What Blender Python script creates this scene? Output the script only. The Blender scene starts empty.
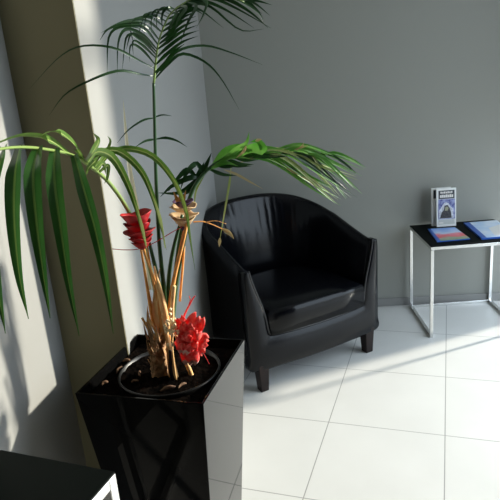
import bpy, bmesh, math, random
from mathutils import Vector, Matrix
C = bpy.context.scene.collection
sc = bpy.context.scene
R_ = math.radians

# ------------------------------------------------------------------ camera
cam_d = bpy.data.cameras.new('camera')
cam = bpy.data.objects.new('camera', cam_d)
C.objects.link(cam)
cam_d.sensor_width = 36; cam_d.lens = 41.154; cam_d.clip_start = 0.02
rt, up, fw = Vector((0.99444, 0.0668, -0.0815)), Vector((0.0590, 0.2920, 0.9546)), Vector((-0.0882, 0.9540, -0.2866))
fw.normalize(); rt = (rt - fw * rt.dot(fw)).normalized(); up = rt.cross(fw)
M = Matrix((rt, up, -fw)).transposed().to_4x4()
M.translation = Vector((-0.689, -3.586, 1.519))
cam.matrix_world = M
sc.camera = cam

# ------------------------------------------------------------------ light
w = bpy.data.worlds.new('sky'); sc.world = w; w.use_nodes = True
bg = w.node_tree.nodes['Background']
bg.inputs['Color'].default_value = (0.74, 0.87, 1.0, 1); bg.inputs['Strength'].default_value = 4.4
sun_d = bpy.data.lights.new('sun', 'SUN'); sun = bpy.data.objects.new('sun', sun_d); C.objects.link(sun)
sun_d.energy = 7.4; sun_d.angle = R_(2.8); sun_d.color = (1.0, 0.94, 0.80)
SUN_AZ, SUN_EL = R_(24.8), R_(18.5)
sdir = Vector((-math.cos(SUN_AZ) * math.cos(SUN_EL), -math.sin(SUN_AZ) * math.cos(SUN_EL), -math.sin(SUN_EL)))
sun.rotation_euler = sdir.to_track_quat('-Z', 'Y').to_euler()
sun.location = (6, 3, 4)
por_d = bpy.data.lights.new('window_portal', 'AREA'); por = bpy.data.objects.new('window_portal', por_d); C.objects.link(por)
por_d.shape = 'RECTANGLE'; por_d.size = 2.45; por_d.size_y = 2.9; por_d.cycles.is_portal = True
por.location = (1.2, -1.225, 1.45); por.rotation_euler = (R_(90), 0, R_(90))
vs = sc.view_settings
sc.display_settings.display_device = 'sRGB'
vs.view_transform = 'Standard'; vs.look = 'None'; vs.exposure = 0.14; vs.gamma = 1.0; vs.use_curve_mapping = False

# ------------------------------------------------------------------ materials
def mat(name, col, rough=0.5, metal=0.0, spec=0.5, coat=0.0, ior=1.5, noise=None, bump=None, col2=None, sss=0.0, trans=0.0):
    m = bpy.data.materials.new(name); m.use_nodes = True
    nt = m.node_tree; b = nt.nodes['Principled BSDF']
    b.inputs['Base Color'].default_value = (*col, 1); b.inputs['Roughness'].default_value = rough
    b.inputs['Metallic'].default_value = metal; b.inputs['Specular IOR Level'].default_value = spec
    b.inputs['Coat Weight'].default_value = coat; b.inputs['IOR'].default_value = ior
    if coat: b.inputs['Coat Roughness'].default_value = 0.05
    if noise or bump:
        tc = nt.nodes.new('ShaderNodeTexCoord')
    if noise:                                   # noise = (scale, detail)
        n = nt.nodes.new('ShaderNodeTexNoise'); n.inputs['Scale'].default_value = noise[0]; n.inputs['Detail'].default_value = noise[1]
        r = nt.nodes.new('ShaderNodeValToRGB')
        r.color_ramp.elements[0].position = 0.35; r.color_ramp.elements[1].position = 0.65
        r.color_ramp.elements[0].color = (*col, 1); r.color_ramp.elements[1].color = (*(col2 or col), 1)
        nt.links.new(tc.outputs['Object'], n.inputs['Vector']); nt.links.new(n.outputs['Fac'], r.inputs['Fac'])
        nt.links.new(r.outputs['Color'], b.inputs['Base Color'])
    if bump:                                    # bump = (scale, strength, distance)
        n2 = nt.nodes.new('ShaderNodeTexNoise'); n2.inputs['Scale'].default_value = bump[0]; n2.inputs['Detail'].default_value = 4
        bp = nt.nodes.new('ShaderNodeBump'); bp.inputs['Strength'].default_value = bump[1]; bp.inputs['Distance'].default_value = bump[2]
        nt.links.new(tc.outputs['Object'], n2.inputs['Vector']); nt.links.new(n2.outputs['Fac'], bp.inputs['Height'])
        nt.links.new(bp.outputs['Normal'], b.inputs['Normal'])
    if trans:                                   # thin leaf: some light passes through
        t = nt.nodes.new('ShaderNodeBsdfTranslucent'); mx = nt.nodes.new('ShaderNodeMixShader')
        mx.inputs[0].default_value = trans
        src = b.inputs['Base Color'].links
        if src: nt.links.new(src[0].from_socket, t.inputs['Color'])
        else: t.inputs['Color'].default_value = (*col, 1)
        out = nt.nodes['Material Output']
        nt.links.new(b.outputs[0], mx.inputs[1]); nt.links.new(t.outputs[0], mx.inputs[2]); nt.links.new(mx.outputs[0], out.inputs['Surface'])
    return m

def cover_mat():
    m = mat('printed_cover', (0.5, 0.5, 0.5), 0.35); nt = m.node_tree; b = nt.nodes['Principled BSDF']
    tc = nt.nodes.new('ShaderNodeTexCoord'); sx = nt.nodes.new('ShaderNodeSeparateXYZ'); n = nt.nodes.new('ShaderNodeTexNoise')
    n.inputs['Scale'].default_value = 16; n.inputs['Detail'].default_value = 3
    a = nt.nodes.new('ShaderNodeMath'); a.operation = 'MULTIPLY_ADD'; a.inputs[1].default_value = 3.7; a.inputs[2].default_value = -0.20
    c = nt.nodes.new('ShaderNodeMath'); c.operation = 'MULTIPLY_ADD'; c.inputs[1].default_value = 0.45
    rp_ = nt.nodes.new('ShaderNodeValToRGB'); e = rp_.color_ramp.elements
    e[0].position = 0.0; e[0].color = (0.16, 0.26, 0.13, 1); e[1].position = 1.0; e[1].color = (0.16, 0.34, 0.78, 1)
    for p_, c_ in ((0.24, (0.34, 0.40, 0.26, 1)), (0.33, (0.75, 0.10, 0.12, 1)), (0.50, (0.80, 0.22, 0.26, 1)), (0.62, (0.55, 0.66, 0.85, 1))):
        k = e.new(p_); k.color = c_
    nt.links.new(tc.outputs['Object'], sx.inputs[0]); nt.links.new(tc.outputs['Object'], n.inputs['Vector'])
    nt.links.new(sx.outputs['Y'], a.inputs[0]); nt.links.new(n.outputs['Fac'], c.inputs[0]); nt.links.new(a.outputs[0], c.inputs[2])
    nt.links.new(c.outputs[0], rp_.inputs['Fac']); nt.links.new(rp_.outputs['Color'], b.inputs['Base Color'])
    return m

def tile_mat():
    m = bpy.data.materials.new('porcelain_tile'); m.use_nodes = True
    nt = m.node_tree; b = nt.nodes['Principled BSDF']
    tc = nt.nodes.new('ShaderNodeTexCoord'); br = nt.nodes.new('ShaderNodeTexBrick')
    br.offset = 0; br.squash = 1
    for k, v in (('Scale', 1), ('Mortar Size', 0.0022), ('Mortar Smooth', 0.2), ('Bias', 0), ('Brick Width', 0.5), ('Row Height', 0.5)):
        br.inputs[k].default_value = v
    br.inputs['Mortar'].default_value = (0.30, 0.30, 0.29, 1)
    n = nt.nodes.new('ShaderNodeTexNoise'); n.inputs['Scale'].default_value = 3.0; n.inputs['Detail'].default_value = 6
    r = nt.nodes.new('ShaderNodeValToRGB')
    r.color_ramp.elements[0].position = 0.3; r.color_ramp.elements[1].position = 0.7
    r.color_ramp.elements[0].color = (0.63, 0.63, 0.605, 1); r.color_ramp.elements[1].color = (0.68, 0.68, 0.655, 1)
    nt.links.new(tc.outputs['Object'], br.inputs['Vector']); nt.links.new(tc.outputs['Object'], n.inputs['Vector'])
    nt.links.new(n.outputs['Fac'], r.inputs['Fac'])
    nt.links.new(r.outputs['Color'], br.inputs['Color1']); nt.links.new(r.outputs['Color'], br.inputs['Color2'])
    nt.links.new(br.outputs['Color'], b.inputs['Base Color'])
    b.inputs['Roughness'].default_value = 0.32
    bp = nt.nodes.new('ShaderNodeBump'); bp.invert = True; bp.inputs['Strength'].default_value = 0.3; bp.inputs['Distance'].default_value = 0.001
    nt.links.new(br.outputs['Fac'], bp.inputs['Height']); nt.links.new(bp.outputs['Normal'], b.inputs['Normal'])
    return m

def lacquer_mat():
    m = bpy.data.materials.new('gloss_black_lacquer'); m.use_nodes = True
    nt = m.node_tree; nt.nodes.remove(nt.nodes['Principled BSDF'])
    d = nt.nodes.new('ShaderNodeBsdfDiffuse'); d.inputs['Color'].default_value = (0.003, 0.003, 0.003, 1)
    g = nt.nodes.new('ShaderNodeBsdfGlossy'); g.inputs['Roughness'].default_value = 0.03; g.inputs['Color'].default_value = (0.95, 0.95, 0.95, 1)
    lw = nt.nodes.new('ShaderNodeLayerWeight'); lw.inputs['Blend'].default_value = 0.5
    p = nt.nodes.new('ShaderNodeMath'); p.operation = 'POWER'; p.inputs[1].default_value = 4.3
    mx = nt.nodes.new('ShaderNodeMixShader')
    nt.links.new(lw.outputs['Facing'], p.inputs[0]); nt.links.new(p.outputs[0], mx.inputs[0])
    nt.links.new(d.outputs[0], mx.inputs[1]); nt.links.new(g.outputs[0], mx.inputs[2]); nt.links.new(mx.outputs[0], nt.nodes['Material Output'].inputs['Surface'])
    return m

MT = dict(
    tile=tile_mat(),
    grey=mat('grey_wall_paint', (0.245, 0.25, 0.225), 0.55, bump=(160, 0.05, 0.002)),
    skirting=mat('grey_skirting', (0.22, 0.22, 0.21), 0.4),
    cream=mat('side_wall_paint', (0.27, 0.272, 0.262), 0.5, bump=(160, 0.04, 0.002)),
    pier_shade=mat('shaded_pier_paint', (0.20, 0.18, 0.10), 0.6, bump=(160, 0.04, 0.002)),  # wall paint with the pier face's shade mixed into its colour
    white=mat('ceiling_paint', (0.8, 0.8, 0.78), 0.8),
    dark=mat('dark_lobby_wall', (0.03, 0.03, 0.03), 0.7),
    alu=mat('window_aluminium', (0.5, 0.5, 0.5), 0.4, metal=0.8),
    added_blind=mat('added_blind_fabric', (0.55, 0.55, 0.53), 0.9),  # for the added sheet that cuts the sun at the glazing
    paving=mat('outdoor_paving', (0.42, 0.40, 0.36), 0.9, noise=(4, 4), col2=(0.36, 0.34, 0.31)),
    leather=mat('black_leather', (0.0025, 0.0028, 0.004), 0.21, spec=0.22, bump=(70, 0.10, 0.004)),
    piping=mat('leather_piping', (0.012, 0.012, 0.014), 0.3, spec=0.7),
    leg=mat('dark_wood', (0.008, 0.004, 0.0035), 0.4, spec=0.25, noise=(30, 4), col2=(0.014, 0.007, 0.006)),
    lacquer=lacquer_mat(),
    potp=mat('black_plastic', (0.006, 0.006, 0.006), 0.35, spec=0.3),
    soil=mat('potting_soil', (0.002, 0.002, 0.002), 1.0, spec=0.0, noise=(60, 5), col2=(0.007, 0.005, 0.004), bump=(60, 1.0, 0.01)),
    chip=mat('bark_chip', (0.22, 0.12, 0.06), 0.8, noise=(80, 3), col2=(0.10, 0.05, 0.03)),
    frame=mat('silver_frame', (0.72, 0.72, 0.71), 0.22, metal=0.85),
    top=mat('black_table_top', (0.003, 0.0045, 0.004), 0.55, spec=0.05),
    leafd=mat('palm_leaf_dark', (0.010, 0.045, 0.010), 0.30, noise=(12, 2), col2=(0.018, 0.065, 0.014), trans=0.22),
    leaf=mat('palm_leaf_green', (0.075, 0.17, 0.025), 0.32, noise=(12, 2), col2=(0.12, 0.23, 0.04), trans=0.30),
    leafm=mat('palm_leaf_mid', (0.022, 0.085, 0.016), 0.30, noise=(14, 2), col2=(0.038, 0.12, 0.022), trans=0.4),
    leafr=mat('palm_leaf_rib', (0.13, 0.22, 0.05), 0.35, trans=0.3),
    leafl=mat('palm_leaf_pale', (0.32, 0.42, 0.10), 0.38, noise=(15, 2), col2=(0.45, 0.52, 0.20), trans=0.30),
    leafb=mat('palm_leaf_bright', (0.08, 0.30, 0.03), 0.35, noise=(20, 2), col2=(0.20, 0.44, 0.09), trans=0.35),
    dry=mat('dried_leaf', (0.50, 0.40, 0.20), 0.6, trans=0.2),
    spear=mat('pale_spear_leaf', (0.85, 0.80, 0.60), 0.6, trans=0.3),
    stemg=mat('green_petiole', (0.020, 0.075, 0.016), 0.35),
    steml=mat('light_petiole', (0.22, 0.32, 0.09), 0.35),
    tan=mat('dried_petiole', (0.85, 0.40, 0.10), 0.6, noise=(40, 4), col2=(0.66, 0.27, 0.06)),
    straw=mat('straw_petiole', (0.82, 0.54, 0.24), 0.6, noise=(40, 4), col2=(0.66, 0.38, 0.14)),
    trunk=mat('palm_trunk', (0.50, 0.29, 0.13), 0.85, noise=(50, 5), col2=(0.20, 0.11, 0.05), bump=(70, 0.8, 0.01)),
    red=mat('red_petal', (0.60, 0.012, 0.014), 0.5, noise=(45, 3), col2=(0.32, 0.004, 0.010), trans=0.15),
    coral=mat('coral_petal', (0.98, 0.20, 0.15), 0.5, noise=(110, 4), col2=(0.92, 0.02, 0.03), trans=0.35),
    pink=mat('pale_petal_edge', (0.80, 0.40, 0.33), 0.6),
    cream_p=mat('cream_petal', (0.70, 0.52, 0.27), 0.6, noise=(50, 3), col2=(0.55, 0.34, 0.20), trans=0.15),
    purple=mat('purple_petal', (0.05, 0.012, 0.06), 0.6),
    bead=mat('dried_bud', (0.88, 0.70, 0.42), 0.7),
    twine=mat('red_twine', (0.50, 0.02, 0.02), 0.6),
    paper=mat('white_paper', (0.75, 0.76, 0.74), 0.4),
    acrylic=mat('grey_card', (0.50, 0.52, 0.50), 0.35),
    band=mat('dark_banner', (0.035, 0.04, 0.05), 0.4),
    ink=mat('pale_print', (0.72, 0.70, 0.66), 0.5),
    blue=mat('blue_cover', (0.02, 0.10, 0.42), 0.35),
    sky_p=mat('pale_blue_print', (0.42, 0.60, 0.85), 0.35, noise=(9, 2), col2=(0.72, 0.80, 0.90)),
    cover=cover_mat(),
    green_p=mat('green_print', (0.22, 0.33, 0.18), 0.4, noise=(40, 3), col2=(0.38, 0.42, 0.30)),
    red_p=mat('red_print', (0.75, 0.10, 0.10), 0.4, noise=(40, 3), col2=(0.6, 0.2, 0.25)),
    photo=mat('photo_print', (0.04, 0.05, 0.22), 0.4, noise=(55, 3), col2=(0.30, 0.34, 0.58)),
    snow=mat('white_print', (0.75, 0.78, 0.85), 0.4, noise=(120, 3), col2=(0.35, 0.37, 0.42)),
    coal=mat('black_print', (0.012, 0.012, 0.018), 0.4, noise=(150, 3), col2=(0.07, 0.065, 0.075)),
    olive_p=mat('olive_print', (0.30, 0.30, 0.20), 0.4),
)

# ------------------------------------------------------------------ helpers
def link(name, bm, m, parent=None, smooth=True, bevel=0.0, segs=2, sub=0, solid=0.0):
    me = bpy.data.meshes.new(name)
    bmesh.ops.recalc_face_normals(bm, faces=bm.faces)
    bm.to_mesh(me); bm.free()
    for mm in (m if isinstance(m, (list, tuple)) else [m]): me.materials.append(mm)
    if smooth:
        for p in me.polygons: p.use_smooth = True
    o = bpy.data.objects.new(name, me); C.objects.link(o)
    if parent: o.parent = parent
    if solid:
        s = o.modifiers.new('solid', 'SOLIDIFY'); s.thickness = solid; s.offset = 0
    if bevel:
        b = o.modifiers.new('bevel', 'BEVEL'); b.width = bevel; b.segments = segs; b.limit_method = 'ANGLE'; b.angle_limit = R_(35)
        b.harden_normals = False
    if sub:
        s = o.modifiers.new('sub', 'SUBSURF'); s.levels = sub; s.render_levels = sub
    return o

def tag(o, label, cat, group=None, kind=None):
    o['label'] = label; o['category'] = cat
    if group: o['group'] = group
    if kind: o['kind'] = kind
    return o

def thing(name, label, cat, loc=(0, 0, 0), rz=0.0, group=None):
    o = bpy.data.objects.new(name, None); o.empty_display_size = 0.1; C.objects.link(o)
    o.location = loc; o.rotation_euler = (0, 0, rz)
    return tag(o, label, cat, group)

def struct(name, bm, m, **k):
    o = link(name, bm, m, **k); o['kind'] = 'structure'; return o

def box(bm, x0, x1, y0, y1, z0, z1, mi=0):
    vs_ = [bm.verts.new(p) for p in ((x0, y0, z0), (x1, y0, z0), (x1, y1, z0), (x0, y1, z0), (x0, y0, z1), (x1, y0, z1), (x1, y1, z1), (x0, y1, z1))]
    for f in ((0, 3, 2, 1), (4, 5, 6, 7), (0, 1, 5, 4), (1, 2, 6, 5), (2, 3, 7, 6), (3, 0, 4, 7)):
        bm.faces.new([vs_[i] for i in f]).material_index = mi

def boxm(*a):
    bm = bmesh.new(); box(bm, *a); return bm

def spline(pts, n):
    """Catmull-Rom through pts, n samples."""
    P = [Vector(p) for p in pts]
    if len(P) == 2: return [P[0].lerp(P[1], i / (n - 1)) for i in range(n)]
    P = [P[0] * 2 - P[1]] + P + [P[-1] * 2 - P[-2]]
    out = []; S = len(P) - 3
    for i in range(n):
        t = i / (n - 1) * S; k = min(int(t), S - 1); t -= k
        a, b, c, d = P[k:k + 4]
        out.append(0.5 * ((2 * b) + (c - a) * t + (2 * a - 5 * b + 4 * c - d) * t * t + (3 * b - a - 3 * c + d) * t ** 3))
    return out

def tube(bm, pts, rad, n=24, seg=8, flat=1.0):
    """round tube along pts; rad a number or list of radii at even spacing."""
    L = spline(pts, n)
    rr = rad if isinstance(rad, (list, tuple)) else [rad, rad]
    prev = None; ref = Vector((0.3, -1, 0.2)).normalized()
    for i, p in enumerate(L):
        t = (L[min(i + 1, n - 1)] - L[max(i - 1, 0)]).normalized()
        s = t.cross(ref)
        if s.length < 1e-4: s = t.cross(Vector((0, 0, 1)))
        s.normalize(); u = t.cross(s)
        q = i / (n - 1) * (len(rr) - 1); k = min(int(q), len(rr) - 2); r = rr[k] + (rr[k + 1] - rr[k]) * (q - k)
        ring = [bm.verts.new(p + s * (math.cos(2 * math.pi * j / seg) * r) + u * (math.sin(2 * math.pi * j / seg) * r * flat)) for j in range(seg)]
        if prev:
            for j in range(seg): bm.faces.new((prev[j], prev[(j + 1) % seg], ring[(j + 1) % seg], ring[j]))
        else: bm.faces.new(ring[::-1])
        prev = ring
    bm.faces.new(prev)

def leaflet(bm, pts, width, face=(0.1, -1, 0.25), n=14, fold=0.35, base=0.35, peak=0.3, mi=0, twist=0.0, rib=False):
    """a palm leaflet: V-folded tapering blade along pts."""
    L = spline(pts, n); F = Vector(face).normalized(); prev = None
    for i, p in enumerate(L):
        s = i / (n - 1)
        t = (L[min(i + 1, n - 1)] - L[max(i - 1, 0)])
        if t.length < 1e-6: t = Vector((0, 0, -1))
        t.normalize()
        Fv = Matrix.Rotation(twist * s, 3, t) @ F if twist else F
        sd = t.cross(Fv)
        if sd.length < 0.15: sd = t.cross(Vector((1, 0.2, 0.3)))
        sd.normalize(); nn = sd.cross(t)
        w_ = width * 0.5 * ((base + (1 - base) * min(1, s / peak)) if s < peak else max(0.04, (1 - ((s - peak) / (1 - peak)) ** 1.6)))
        qs = (-1, -0.5, -0.14, 0.14, 0.5, 1) if rib else (-1, 0, 1)
        row = [bm.verts.new(p + sd * (w_ * q) + nn * (w_ * fold * abs(q))) for q in qs]
        if prev:
            for j in range(len(qs) - 1):
                bm.faces.new((prev[j], prev[j + 1], row[j + 1], row[j])).material_index = 1 if (rib and j == 2) else mi
        prev = row

def prism(bm, outline, z0, z1):
    lo = [bm.verts.new((x, y, z0)) for x, y in outline]; hi = [bm.verts.new((x, y, z1)) for x, y in outline]
    n = len(outline)
    for i in range(n): bm.faces.new((lo[i], lo[(i + 1) % n], hi[(i + 1) % n], hi[i]))
    bm.faces.new(lo[::-1]); bm.faces.new(hi)

def lathe(bm, prof, seg=40, close=False, wob=None):
    prev = None
    for k, (r, z) in enumerate(prof):
        ring = []
        for j in range(seg):
            a = 2 * math.pi * j / seg; dr, dz = wob(k / (len(prof) - 1), a) if wob else (0, 0)
            ring.append(bm.verts.new(((r + dr) * math.cos(a), (r + dr) * math.sin(a), z + dz)))
        if prev:
            for j in range(seg): bm.faces.new((prev[j], prev[(j + 1) % seg], ring[(j + 1) % seg], ring[j]))
        elif close: bm.faces.new(ring[::-1])
        prev = ring
    return prev

# ------------------------------------------------------------------ room shell
CEIL = 3.0; WY = -2.45                              # the glazing ends at y = WY
LX, NX, PY, NE = -1.209, -1.40, -2.10, -2.535        # left wall, near wall, pier face, end of the near wall
TA = R_(14.5); TO = (0.26, 1.925)                    # the tiles are laid 14.5 degrees off the back wall
def to_tile(x, y): return (TO[0] + math.cos(TA) * x - math.sin(TA) * y, TO[1] + math.sin(TA) * x + math.cos(TA) * y)
bm = bmesh.new()
vsf = [bm.verts.new((*to_tile(x, y), z)) for z in (0, -0.08) for x, y in ((-2.4, -5.2), (1.3, -5.2), (1.3, 0.15), (-2.4, 0.15))]
for f in ((0, 1, 2, 3), (7, 6, 5, 4), (0, 4, 5, 1), (1, 5, 6, 2), (2, 6, 7, 3), (3, 7, 4, 0)): bm.faces.new([vsf[i] for i in f])
fl_ = struct('floor', bm, MT['tile'], smooth=False)
fl_.rotation_euler = (0, 0, -TA)
fl_.location = (-(math.cos(TA) * TO[0] + math.sin(TA) * TO[1]), -(-math.sin(TA) * TO[0] + math.cos(TA) * TO[1]), 0)
struct('wall_back', boxm(-1.6, 1.3, 0.0, 0.15, 0, CEIL), MT['grey'], smooth=False)
struct('wall_left', boxm(-1.6, LX, PY + 0.004, 0.0, 0, CEIL), MT['cream'], smooth=False)
struct('pier_shade_skin', boxm(-1.6, LX - 0.001, PY, PY + 0.004, 0, CEIL), MT['pier_shade'], smooth=False)  # thin skin on the pier face carrying its painted shade
struct('wall_near', boxm(-1.6, NX, NE, PY, 0, CEIL), MT['cream'], smooth=False)
struct('wall_recess', boxm(-1.95, -1.75, -5.0, NE, 0, CEIL), MT['dark'], smooth=False)
struct('wall_recess_end', boxm(-1.95, -1.6, NE, NE + 0.1, 0, CEIL), MT['dark'], smooth=False)
struct('wall_front', boxm(-2.4, 1.3, -5.2, -5.0, 0, CEIL), MT['dark'], smooth=False)
struct('ceiling', boxm(-2.4, 1.3, -5.2, 0.15, CEIL, CEIL + 0.1), MT['white'], smooth=False)
bm = bmesh.new()                                     # right wall: glazed from the back corner to y = -2.4
box(bm, 1.15, 1.3, -5.0, WY, 0, CEIL)
box(bm, 1.15, 1.3, WY, 0.0, 2.93, CEIL)
struct('wall_right', bm, MT['dark'], smooth=False)
bm = bmesh.new()
box(bm, 1.16, 1.21, WY, 0.0, 2.49, 2.53); box(bm, 1.16, 1.21, WY, 0.0, 0, 0.03); box(bm, 1.16, 1.21, WY, 0.0, 2.89, 2.93)
box(bm, 1.16, 1.21, WY, WY + 0.04, 0.03, 2.89)
struct('window_1', bm, MT['alu'], smooth=False)
bm = bmesh.new(); box(bm, 1.13, 1.136, -0.86, -0.01, 1.12, 2.92)  # unseen sheet added to keep sun off the left wall
bl = struct('added_window_blind', bm, MT['added_blind'], smooth=False)
struct('baseboard_back', boxm(LX, 1.15, -0.012, 0.0, 0, 0.055), MT['skirting'], smooth=False, bevel=0.003)
struct('ground', boxm(1.3, 14, -12, 8, -0.1, -0.02), MT['paving'], smooth=False)

# ------------------------------------------------------------------ tub armchair
chair = thing('tub_armchair', 'black leather tub armchair with sloping arms against the grey wall', 'armchair', (-0.622, -0.842, 0), R_(33.3))
CX, HW = 0.0, 0.402
def plan(u, off=0.0):
    """tub outline from the front left (u=0) round the back to the front right (u=1); off shrinks it."""
    a = HW - off; ys = 0.34; d = 0.365 - off
    s1 = ys; arc = math.pi * 0.5 * (a + d); tot = 2 * s1 + arc; q = u * tot
    if q < s1: return CX - a, q
    if q > tot - s1: return CX + a, tot - q
    th = math.pi * (q - s1) / arc
    e = 0.80
    c, s = math.cos(th), math.sin(th)
    return CX - math.copysign(abs(c) ** e, c) * a, ys + d * abs(s) ** e
def top_z(u):
    k = math.sin(math.pi * u)
    return 0.640 + 0.215 * (k ** 1.25)
NU = 120
bm = bmesh.new(); rows = []
for i in range(NU + 1):
    u = i / NU; zt = top_z(u); row = []
    back = math.sin(math.pi * u)
    prof = [(0.020, 0.125), (0.004, 0.135), (0.0, 0.20), (0.002, 0.34), (0.0, 0.50), (-0.004, zt - 0.06), (-0.004, zt - 0.018), (0.004, zt - 0.004),
            (0.018, zt), (0.034, zt - 0.006), (0.042, zt - 0.022)]
    for k in range(1, 8):
        s = k / 7; prof.append((0.042 + 0.062 * s ** 0.8 + 0.016 * math.sin(math.pi * s) * back, zt - 0.022 + (0.30 - zt + 0.022) * s))
    for k, (o, z) in enumerate(prof):
        if k > 10 and abs(u - 0.5) < 0.24:          # gathered pleats below the top rim of the back
            f = max(0, 1 - abs((z - (zt - 0.10)) / 0.13)) * (1 - abs(u - 0.5) / 0.24) ** 0.5
            o += 0.0045 * f * math.sin(i * 2.1) 
        x, y = plan(u, o); row.append(bm.verts.new((x, y + 0.012, z)))
    rows.append(row)
for i in range(NU):
    for k in range(len(rows[0]) - 1): bm.faces.new((rows[i][k], rows[i + 1][k], rows[i + 1][k + 1], rows[i][k + 1]))
for r in (rows[0], rows[-1]): bm.faces.new(r)
link('backrest', bm, MT['leather'], chair)
# U-shaped front: two arm fronts running into the apron
OUT = [(-0.408, 0.647), (-0.413, 0.60), (-0.412, 0.50), (-0.411, 0.40), (-0.410, 0.30), (-0.408, 0.20), (-0.402, 0.125), (-0.200, 0.120), (0.0, 0.118)]
INN = [(-0.378, 0.650), (-0.368, 0.60), (-0.344, 0.52), (-0.322, 0.45), (-0.308, 0.38), (-0.300, 0.325), (-0.278, 0.300), (-0.150, 0.293), (0.0, 0.291)]
o_ = spline([(x, 0, z) for x, z in OUT], 41); i_ = spline([(x, 0, z) for x, z in INN], 41)
o_ += [Vector((-v.x, 0, v.z)) for v in o_[-2::-1]]; i_ += [Vector((-v.x, 0, v.z)) for v in i_[-2::-1]]
bm = bmesh.new(); prev = None
def bow(x): return -0.022 * (1 - (x / 0.395) ** 2)
for a, b in zip(o_, i_):
    r = [bm.verts.new((CX + p.x, bow(p.x) + dy, p.z)) for p, dy in ((a, 0.05), (a, 0.006), (a.lerp(b, 0.06), -0.002), (a.lerp(b, 0.5), -0.006), (a.lerp(b, 0.94), -0.002), (b, 0.006), (b, 0.05))]
    if prev:
        for k in range(6): bm.faces.new((prev[k], prev[k + 1], r[k + 1], r[k]))
        bm.faces.new((prev[6], prev[0], r[0], r[6]))
    else: bm.faces.new(r)
    prev = r
bm.faces.new(prev)
fr = link('front_rail', bm, MT['leather'], chair)
bm = bmesh.new(); tube(bm, [(CX + p.x, bow(p.x) + 0.001, p.z + 0.001) for p in i_[::2]], 0.0036, n=120, seg=8)
link('piping', bm, MT['piping'], fr)
# seat cushion: front edge straight, back following the tub
outl = []
for x in (-0.292, -0.14, 0.0, 0.14, 0.292): outl.append((CX + x, -0.012 + bow(x)))
for k in range(1, 24):
    th = math.pi * k / 24; c, s = math.cos(th), math.sin(th)
    outl.append((CX + math.copysign(abs(c) ** 0.7, c) * 0.299, 0.14 + 0.40 * abs(s) ** 0.8))
bm = bmesh.new()
n = len(outl); cxm = CX; cym = 0.27
lv = []
for s, z in ((1.0, 0.300), (1.0, 0.405), (0.975, 0.422), (0.92, 0.430), (0.70, 0.437), (0.35, 0.441)):
    lv.append([bm.verts.new((cxm + (x - cxm) * s, cym + (y - cym) * s, z)) for x, y in outl])
for a, b in zip(lv, lv[1:]):
    for i in range(n): bm.faces.new((a[i], a[(i + 1) % n], b[(i + 1) % n], b[i]))
bm.faces.new(lv[-1]); bm.faces.new(lv[0][::-1])
cu = link('seat_cushion', bm, MT['leather'], chair)
bm = bmesh.new()
lo = [plan(k / 40, 0.03) for k in range(41)]
prism(bm, [(x, y + 0.02) for x, y in lo], 0.13, 0.29)
link('seat_base', bm, MT['leather'], chair, smooth=False)
for x, y in ((-0.342, 0.022), (0.340, 0.022), (-0.22, 0.58), (0.25, 0.58)):
    bm = bmesh.new(); lvl = []
    for z, h in ((0.0, 0.022), (0.15, 0.030)):
        lvl.append([bm.verts.new((x + sx * h, y + sy * h, z)) for sx, sy in ((-1, -1), (1, -1), (1, 1), (-1, 1))])
    for i in range(4): bm.faces.new((lvl[0][i], lvl[0][(i + 1) % 4], lvl[1][(i + 1) % 4], lvl[1][i]))
    bm.faces.new(lvl[0][::-1]); bm.faces.new(lvl[1])
    link('leg', bm, MT['leg'], chair, smooth=False, bevel=0.003)

# ------------------------------------------------------------------ side tables
def side_table(name, label, loc, rz, W, D, H, b, front_rail=False):
    """corner of the table's left front foot at loc; W to the right, D to the back."""
    t = thing(name, label, 'side table', loc, rz)
    bm = boxm(0.001, W - 0.001, 0.001, D - 0.001, H - 0.003, H + 0.001)
    link('table_top', bm, MT['top'], t, smooth=False, bevel=0.0008)
    for x in (0, W - b):
        for y in (0, D - b):
            link('leg', boxm(x, x + b, y, y + b, 0, H - 0.003 - b), MT['frame'], t, smooth=False, bevel=0.002)
    bm = bmesh.new()
    z1 = H - 0.003; z0 = z1 - b
    box(bm, 0, W, 0, b, z0, z1); box(bm, 0, W, D - b, D, z0, z1); box(bm, 0, b, b, D - b, z0, z1); box(bm, W - b, W, b, D - b, z0, z1)
    link('top_frame', bm, MT['frame'], t, smooth=False, bevel=0.002)
    for x in (0, W - b): link('foot_rail', boxm(x, x + b, b, D - b, 0, b), MT['frame'], t, smooth=False, bevel=0.002)
    link('back_rail', boxm(b, W - b, D - b, D, 0, b), MT['frame'], t, smooth=False, bevel=0.002)
    return t
side_table('side_table', 'square black-topped side table on a silver cube frame beside the armchair', (0.026, -0.508, 0), R_(3.2), 0.525, 0.468, 0.552, 0.018)
side_table('side_table', 'nearest black-topped table with a white frame in the bottom left corner', (-1.52, -3.02, 0), R_(-16.4), 0.30, 0.50, 0.776, 0.024)

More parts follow.
